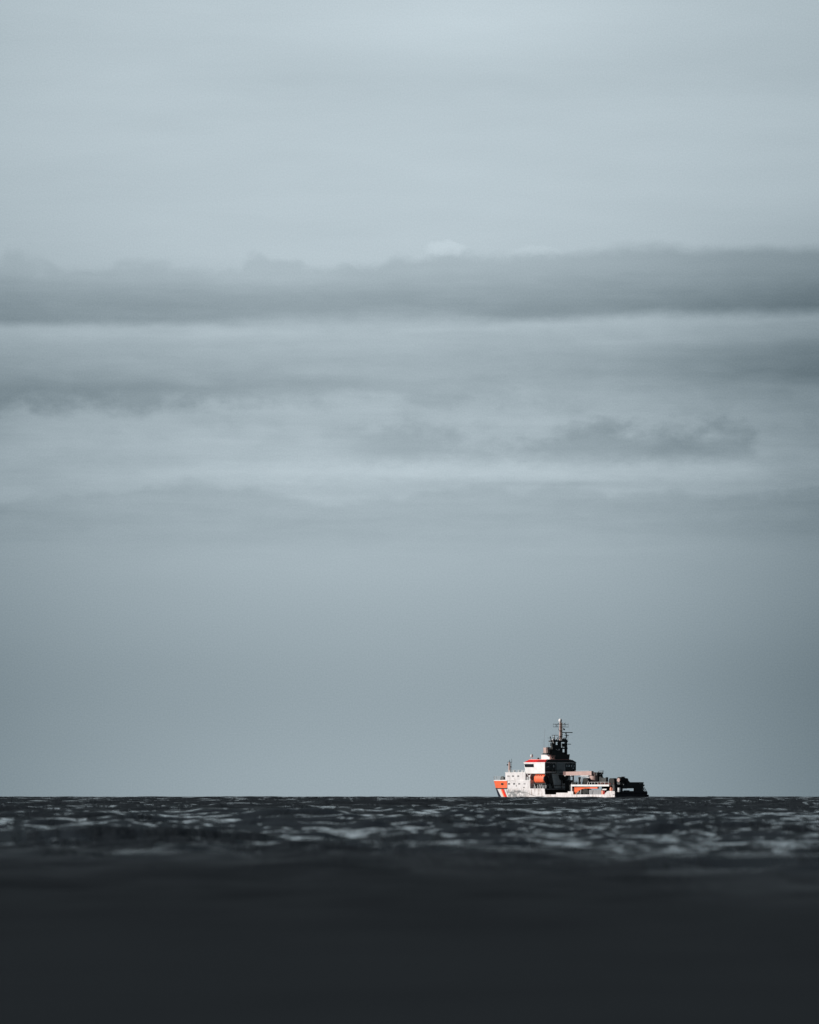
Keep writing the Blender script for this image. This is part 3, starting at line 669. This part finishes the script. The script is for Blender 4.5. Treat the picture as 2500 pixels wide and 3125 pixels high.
for i in range(11):
    X = 505 + i * 17 + rnd.uniform(-4, 4)
    b_0 = .4 if X < 600 else 1.6
    q.tube((ax(min(X, 610), b_0) if X < 600 else 40.0, b_0 if X < 600 else bx(X, 40.0), 3.9), (ax(X + rnd.uniform(-8, 8), b_0) if X < 600 else 40.0, b_0 if X < 600 else bx(X + rnd.uniform(-6, 6), 40.), zy(rnd.uniform(742, 765))), rnd.uniform(.06, .2), n=6)
q.build_each('deck_fitting', LIGHTG, ship)
# deck cargo and machinery that could be lifted off
def boxy(name, label, cat, X0, X1, Y0, Y1, b, depth, m, extra=None, a=None, group=None):
    """b = port-side position of the near port edge"""
    a0, a1 = ax(X1, b), ax(X0, b)
    o, O = carried(name, label, cat, (a0 + a1) / 2, b + depth / 2, zy(Y1), group)
    return o, O, a0, a1
o, O, a0, a1 = boxy('container', 'flat grey steel container on the work deck under the white side gallery', 'container', 1060, 1182, 800, 850, .6, 3, STEEL)
MB(O).box(a0, a1, .6, 3.4, 1.1, zy(801)).build('container_body', STEEL, o, bevel=.05)
q = MB(O)
for i in range(9): q.box(a0 + .3 + i * (a1 - a0 - .6) / 8.4, a0 + .45 + i * (a1 - a0 - .6) / 8.4, .53, .597, 1.3, zy(804))
q.build('ribbing', STEEL, o); MB(O).tube((a1 - 1.9, .5, 1.6), (a1 - 2.3, .5, zy(806)), .07).build('lashing', DARK, o)
o, O = carried('storage_tank', 'dark round tank lying between the orange deck crane and the grey container', 'tank', ax(1025, 1.5), 2.4, 1.1)
MB(O).lathe((ax(1025, 1.5), 2.6, zy(835)), [(1.2, -1.4), (1.85, -1.1), (1.95, 0), (1.85, 1.1), (1.2, 1.4)], (0, 1, 0), n=18).build('tank_shell', CANVAS, o, True)
MB(O).box(ax(1058, 1.5), ax(992, 1.5), 1.6, 3.6, 1.1, 1.7).build('cradle', BLACK, o)
for (nm, lab, ct, Xa, Xb, Yt, b0, rr, m_) in (
    ('cable_drum', 'large black covered drum on the upper deck under the crane jib', 'drum', 982, 1060, 682, 2.6, 1.55, CANVAS),
    ('cable_drum', 'rounded black covered drum on the upper deck between the square bin and the pink buoys', 'drum', 1246, 1322, 684, 4.2, 1.55, CANVAS)):
    a0, a1 = ax(Xb, b0), ax(Xa, b0); c = (a0 + a1) / 2
    o, O = carried(nm, lab, ct, c, b0 + 1, ZG1)
    hw = (a1 - a0) / 2 * .72; zt = zy(Yt); w_ = (Xb - Xa) / 17.84 * .28
    prof = [(c - hw, ZG1), (c - hw, zt - 1.0), (c - hw * .88, zt - .35), (c - hw * .6, zt), (c + hw * .6, zt), (c + hw * .88, zt - .35), (c + hw, zt - 1.0), (c + hw, ZG1)]
    MB(O).prism(prof, b0, b0 + w_ + .5).build('drum_cover', m_, o)
    MB(O).box(c - hw * 1.05, c + hw * 1.05, b0 - .1, b0 + w_ + .6, ZG1 - .0, ZG1 + .35).build('drum_base', BLACK, o)
o, O = carried('waste_bin', 'square dark bin with raised corners on the upper deck aft of the crane', 'bin', ax(1203, 6), 7, ZG1)
q = MB(O); a0, a1 = ax(1230, 6), ax(1180, 6)
q.box(a0, a1, 6, 7.2, ZG1, zy(682)).box(a0, a0 + .35, 6, 7.2, zy(682), zy(674)).box(a1 - .5, a1, 6, 7.2, zy(682), zy(677)); q.build('bin_body', DARK, o)
MB(O).tube((a1 - .3, 6.4, zy(677)), (a1 - .3, 6.4, zy(668)), .1).build('bin_hook', BLACK, o)
o, O = carried('bollard_post', 'short dark vertical ventilator standing beside the large drum under the crane jib', 'ventilator', ax(963, 4), 4, ZG1)
MB(O).lathe((ax(963, 4), 4, ZG1), [(.5, 0), (.42, .3), (.4, 2.2), (.55, 2.4), (.5, 2.95), (.2, 3.05)]).build('vent_pipe', CANVAS, o, True)
# pink/black reels aft
o, O = carried('hose_reel', 'dark hose reel with pale pink flanges on the stern deckhouse', 'reel', 1.6, bx(1392, 1.6), zy(750))
bc = bx(1392, 1.6); q = MB(O)
q.lathe((1.9, bc, zy(704)), [(.9, -1.9), (1.3, -1.7), (1.25, -.4), (1.35, .3), (1.25, 1.2), (.8, 1.7)], (0, 1, 0), n=16); q.build('reel_body', CANVAS, o, True)
q = MB(O)
for d in (-2.2, -0.9, .6): q.lathe((1.55, bc + d, zy(702)), [(.3, 0), (.8, 0), (.8, .2), (.3, .2)], (0, 1, 0), n=16)
q.build_each('reel_flange', BEIGE, o, True)
q = MB(O); q.box(.9, 2.3, bc - 2, bc + 1.8, zy(748), zy(722)).tube((1.6, bc + .4, zy(672)), (1.6, bc + 1.0, zy(690)), .1).box(1.2, 1.9, bc - .3, bc + 1.2, zy(672), zy(668)); q.build('reel_stand', DARK, o)
o, O = carried('mooring_winch', 'small rounded black winch at the aft end beside the hose reel', 'winch', 1.6, bx(1432, 1.6), zy(728))
bc = bx(1430, 1.6)
MB(O).lathe((1.6, bc, zy(703)), [(.3, -.75), (.75, -.7), (.8, 0), (.75, .6), (.3, .7)], (0, 1, 0)).build('winch_drum', BLACK, o, True)
MB(O).hexa([(1, bc - .9), (2.2, bc - .9), (2.2, bc + 1.8), (1, bc + 1.8)], zy(727), [(1, bc - .6), (2.2, bc - .6), (2.2, bc + .6), (1, bc + .6)], zy(703)).build('winch_stand', DARK, o)
for i, (X, lab) in enumerate(((1280, 'left one of two upright orange buoys by the white stern corner of the ship'), (1305, 'right one of two upright orange buoys by the white stern corner of the ship'))):
    o, O = carried('marker_buoy', lab, 'buoy', ax(X, .9), .9, zy(814), 'orange buoys at the stern corner')
    MB(O).lathe((ax(X, .9), .9, zy(814)), [(.3, 0), (.55, .15), (.6, .7), (.52, 1.25), (.25, 1.6)]).build('float', mat('faded_orange', (0.80, 0.33, 0.22)), o, True)
    MB(O).box(ax(X, .9) - .5, ax(X, .9) + .5, .5, 1.3, zy(820), zy(814)).build('buoy_base', DKRED, o)
o, O = carried('fuel_drum', 'upright white cylinder standing on the dark stern rail', 'drum', -.0, bx(1360, 0), zy(822))
MB(O).lathe((-.55, bx(1361, -.55), zy(822)), [(.60, 0), (.68, .05), (.68, .55), (.71, .6), (.68, .65), (.68, 1.55), (.58, 1.7)], n=16).build('drum_body', LIGHTG, o, True)
MB(O).box(-1.2, .1, bx(1361, -.55) - .7, bx(1361, -.55) + .7, zy(826), zy(822)).build('drum_shelf', BLACK, o)
o, O = carried('deck_box', 'small white capsule on the deck rail beside the orange marker', 'liferaft', ax(1217, 1.2), 1.2, zy(804))
MB(O).lathe((ax(1217, 1.2), 1.2, zy(798)), [(.1, -1.25), (.3, -1.15), (.32, 0), (.3, 1.15), (.1, 1.25)], (1, 0, 0)).build('capsule', CLEAN, o, True)
MB(O).box(ax(1225, 1.2), ax(1208, 1.2), .9, 1.5, zy(812), zy(804)).build('capsule_cradle', DARK, o)
o, O = carried('orange_locker', 'narrow orange locker on deck between the grey container and the stern bulwark', 'locker', ax(1190, .8), .9, 1.1)
MB(O).box(ax(1197, .5), ax(1183, .5), .5, 1.4, 1.1, zy(808)).build('locker_body', mat('faded_orange', (0.80, 0.33, 0.22)), o)
MB(O).box(ax(1212, .5), ax(1197.2, .5), .6, 1.4, 1.1, zy(812)).build('locker_door', DKRED, o)
# flag at the yard
fa_, fb_ = pa_ - .5, bx(797, pa_ - .5)
o, O = carried('signal_flag', 'small black flag flying from the mast below the yard', 'flag', fa_, fb_, zy(176))
q = MB(O); P = []; F = []
for i in range(7):
    for j in range(2):
        P.append((fa_ + .12 * math.sin(i * 1.3), fb_ + i * .19, zy(176) - j * .62 - i * .055 + .04 * math.sin(i)))
for i in range(6): F.append((2 * i, 2 * i + 1, 2 * i + 3, 2 * i + 2))
q.add(P, F); fo = q.build('flag_cloth', BLACK, o, True); so = fo.modifiers.new('thick', 'SOLIDIFY'); so.thickness = .03
MB(O).tube((fa_, fb_ - .02, zy(204)), (fa_, fb_ - .02, zy(165)), .025, n=5).build('halyard', DARK, o)

# ------------------------------------------------------------------ broken water round the bow
FOAM = mat('foam', (0.42, 0.46, 0.48), 0.8, var=0.4, scale=2.0)
o = bpy.data.objects.new('bow_wave', None)
q = MB(); rnd = random.Random(5)
for i in range(120):
    t = rnd.random(); a = 76.5 - 14 * t ** 1.5; b = port_b(min(a, 74), 0.3) - .3 - rnd.random() * (.6 + 1.6 * t)
    r = rnd.uniform(.12, .42) * (1 - .5 * t); q.ball((a + rnd.uniform(-.5, 1.4) * (1 - t), b, .05 + rnd.random() * .55 * (1 - t)), r, 6, sz=.6)
bpy.data.objects.remove(o); o = q.build('bow_wave', FOAM, None, True); o.matrix_world = SHIP_M
o['kind'] = 'stuff'; o['label'] = 'low pale broken water where the dark stem of the ship meets the sea'; o['category'] = 'foam'
# ------------------------------------------------------------------ the sea
def build_sea():
    rng = np.random.default_rng(11)
    d = [4.0]
    while d[-1] < 9000:
        r = d[-1]; d.append(r + (max(0.25, r / 60) if r < 30 else max(0.33, r / 620)))
    d = np.array(d)
    th = np.concatenate([-np.radians(np.geomspace(75, 4.6, 40)), np.radians(np.linspace(-4.5, 4.5, 760)), np.radians(np.geomspace(4.6, 75, 40))])
    Dg, Tg = np.meshgrid(d, th, indexing='ij')
    X = Dg * np.sin(Tg); Y = Dg * np.cos(Tg)
    sp = np.maximum(np.gradient(d)[:, None], 0.012 * 0 + Dg * np.gradient(th)[None, :]) * np.ones_like(X)
    Z = np.zeros_like(X); DX = np.zeros_like(X); DY = np.zeros_like(X)
    lam = np.concatenate([np.geomspace(0.8, 7, 40), np.geomspace(7.5, 46, 26)])
    lam *= rng.uniform(.93, 1.07, len(lam))
    for L in lam:
        k = 2 * math.pi / L
        ang = math.radians(-62) + rng.normal(0, .55 if L < 8 else .38)
        kx, ky = k * math.cos(ang), k * math.sin(ang)
        amp = 0.0085 * L * (1.0 if L < 2 else 1.25 if L < 3.2 else 1.15 if L < 9 else 1.35 * (6 / L) ** 1.25) * rng.uniform(.6, 1.4) * AMP
        ph = rng.uniform(0, 6.283)
        att = np.exp(-(sp * 2.2 / L) ** 2)
        if L > 14: att = att * (0.6 + 1.2 * np.clip((Dg - 600) / 1200, 0, 1))
        # smoother and rougher lanes of water
        p = kx * X + ky * Y + ph
        if L < 8:
            lane = 0.75 + 0.45 * np.sin(X * .011 * 6 / (1 + 0) + Y * 0.035 + L) * np.sin(Y * .021 + X * .03)
            A = amp * att * lane
        else: A = amp * att
        A = A * (0.10 + 0.90 * np.clip((Dg - 100) / 210, 0, 1))     # sheltered inshore water
        Z += A * np.cos(p); q = 0.75
        DX -= q * A * math.cos(ang) * np.sin(p); DY -= q * A * math.sin(ang) * np.sin(p)
    calm = 1 - np.exp(-(Dg / 14) ** 2)
    X += DX; Y += DY; Z = Z * calm - Dg ** 2 / (2 * 6371000.0)
    n0, n1 = X.shape
    me = bpy.data.meshes.new('water')
    co = np.stack([X, Y, Z], -1).reshape(-1, 3).astype(np.float32)
    idx = np.arange(n0 * n1, dtype=np.int32).reshape(n0, n1)
    f = np.stack([idx[:-1, :-1], idx[:-1, 1:], idx[1:, 1:], idx[1:, :-1]], -1).reshape(-1, 4)[:, ::-1]
    me.vertices.add(len(co)); me.vertices.foreach_set('co', co.ravel())
    me.loops.add(f.size); me.loops.foreach_set('vertex_index', np.ascontiguousarray(f).ravel())
    me.polygons.add(len(f)); me.polygons.foreach_set('loop_start', np.arange(0, f.size, 4, dtype=np.int32))
    me.update(calc_edges=True); me.polygons.foreach_set('use_smooth', np.ones(len(f), dtype=bool))
    o = bpy.data.objects.new('water', me); COL.objects.link(o); o['kind'] = 'structure'
    m = bpy.data.materials.new('sea_water'); m.use_nodes = True; t = m.node_tree
    p = t.nodes['Principled BSDF']
    p.inputs['Base Color'].default_value = (0.025, 0.031, 0.037, 1); p.inputs['IOR'].default_value = 1.33
    tcn = t.nodes.new('ShaderNodeTexCoord'); s = t.nodes.new('ShaderNodeSeparateXYZ'); t.links.new(tcn.outputs['Object'], s.inputs[0])
    x_, y_ = N(t, s.outputs[0]), N(t, s.outputs[1])
    h1 = noise(t, comb(t, x_ * 1.6, y_ * 1.1, 0.0), 1.0, 4, 0.6, 0.4)
    h2 = noise(t, comb(t, x_ * 0.35, y_ * 0.22, 3.0), 1.0, 3, 0.55, 0.3)
    # slicks of smoother water between wind-ruffled water
    sl = noise(t, comb(t, x_ / 2.2 + y_ * 0.012, y_ / 42.0, 8.0), 1.0, 8, 0.70, 1.2)
    wide = noise(t, comb(t, x_ / 12.0, y_ / 150.0, 2.0), 1.0, 2, 0.5)
    band = 0.15 * y_.ss(160.0, 280.0) * (1.0 - y_.ss(450.0, 800.0)) + 0.05 * x_.ss(0.0, 8.0) * (1.0 - y_.ss(220.0, 330.0))
    calm = (sl + (wide - 0.5) * 1.15 + band).ss(0.50, 0.60) * (y_ + x_.ss(2.0, 8.0) * 45.0).ss(150.0, 310.0)
    near = 1.0 - (y_ + x_.ss(2.0, 8.0) * 30.0).ss(110.0, 300.0)
    far = y_.ss(500.0, 1100.0)
    hh = (h1 * 0.14 + h2 * 0.26) * (1.0 - calm * 0.35) * y_.ss(170.0, 280.0)
    ro = 0.34 - 0.315 * calm + 0.3 * near + 0.14 * far
    spc = 0.29 + 0.71 * calm - 0.28 * near - 0.10 * far
    t.links.new(spc.v, p.inputs['Specular IOR Level'])
    t.links.new(ro.v, p.inputs['Roughness'])
    bp = t.nodes.new('ShaderNodeBump'); bp.inputs['Strength'].default_value = 1.0; bp.inputs['Distance'].default_value = BUMP
    t.links.new(hh.v, bp.inputs['Height']); t.links.new(bp.outputs[0], p.inputs['Normal'])
    me.materials.append(m)
AMP = 1.08; BUMP = 1.0
build_sea()
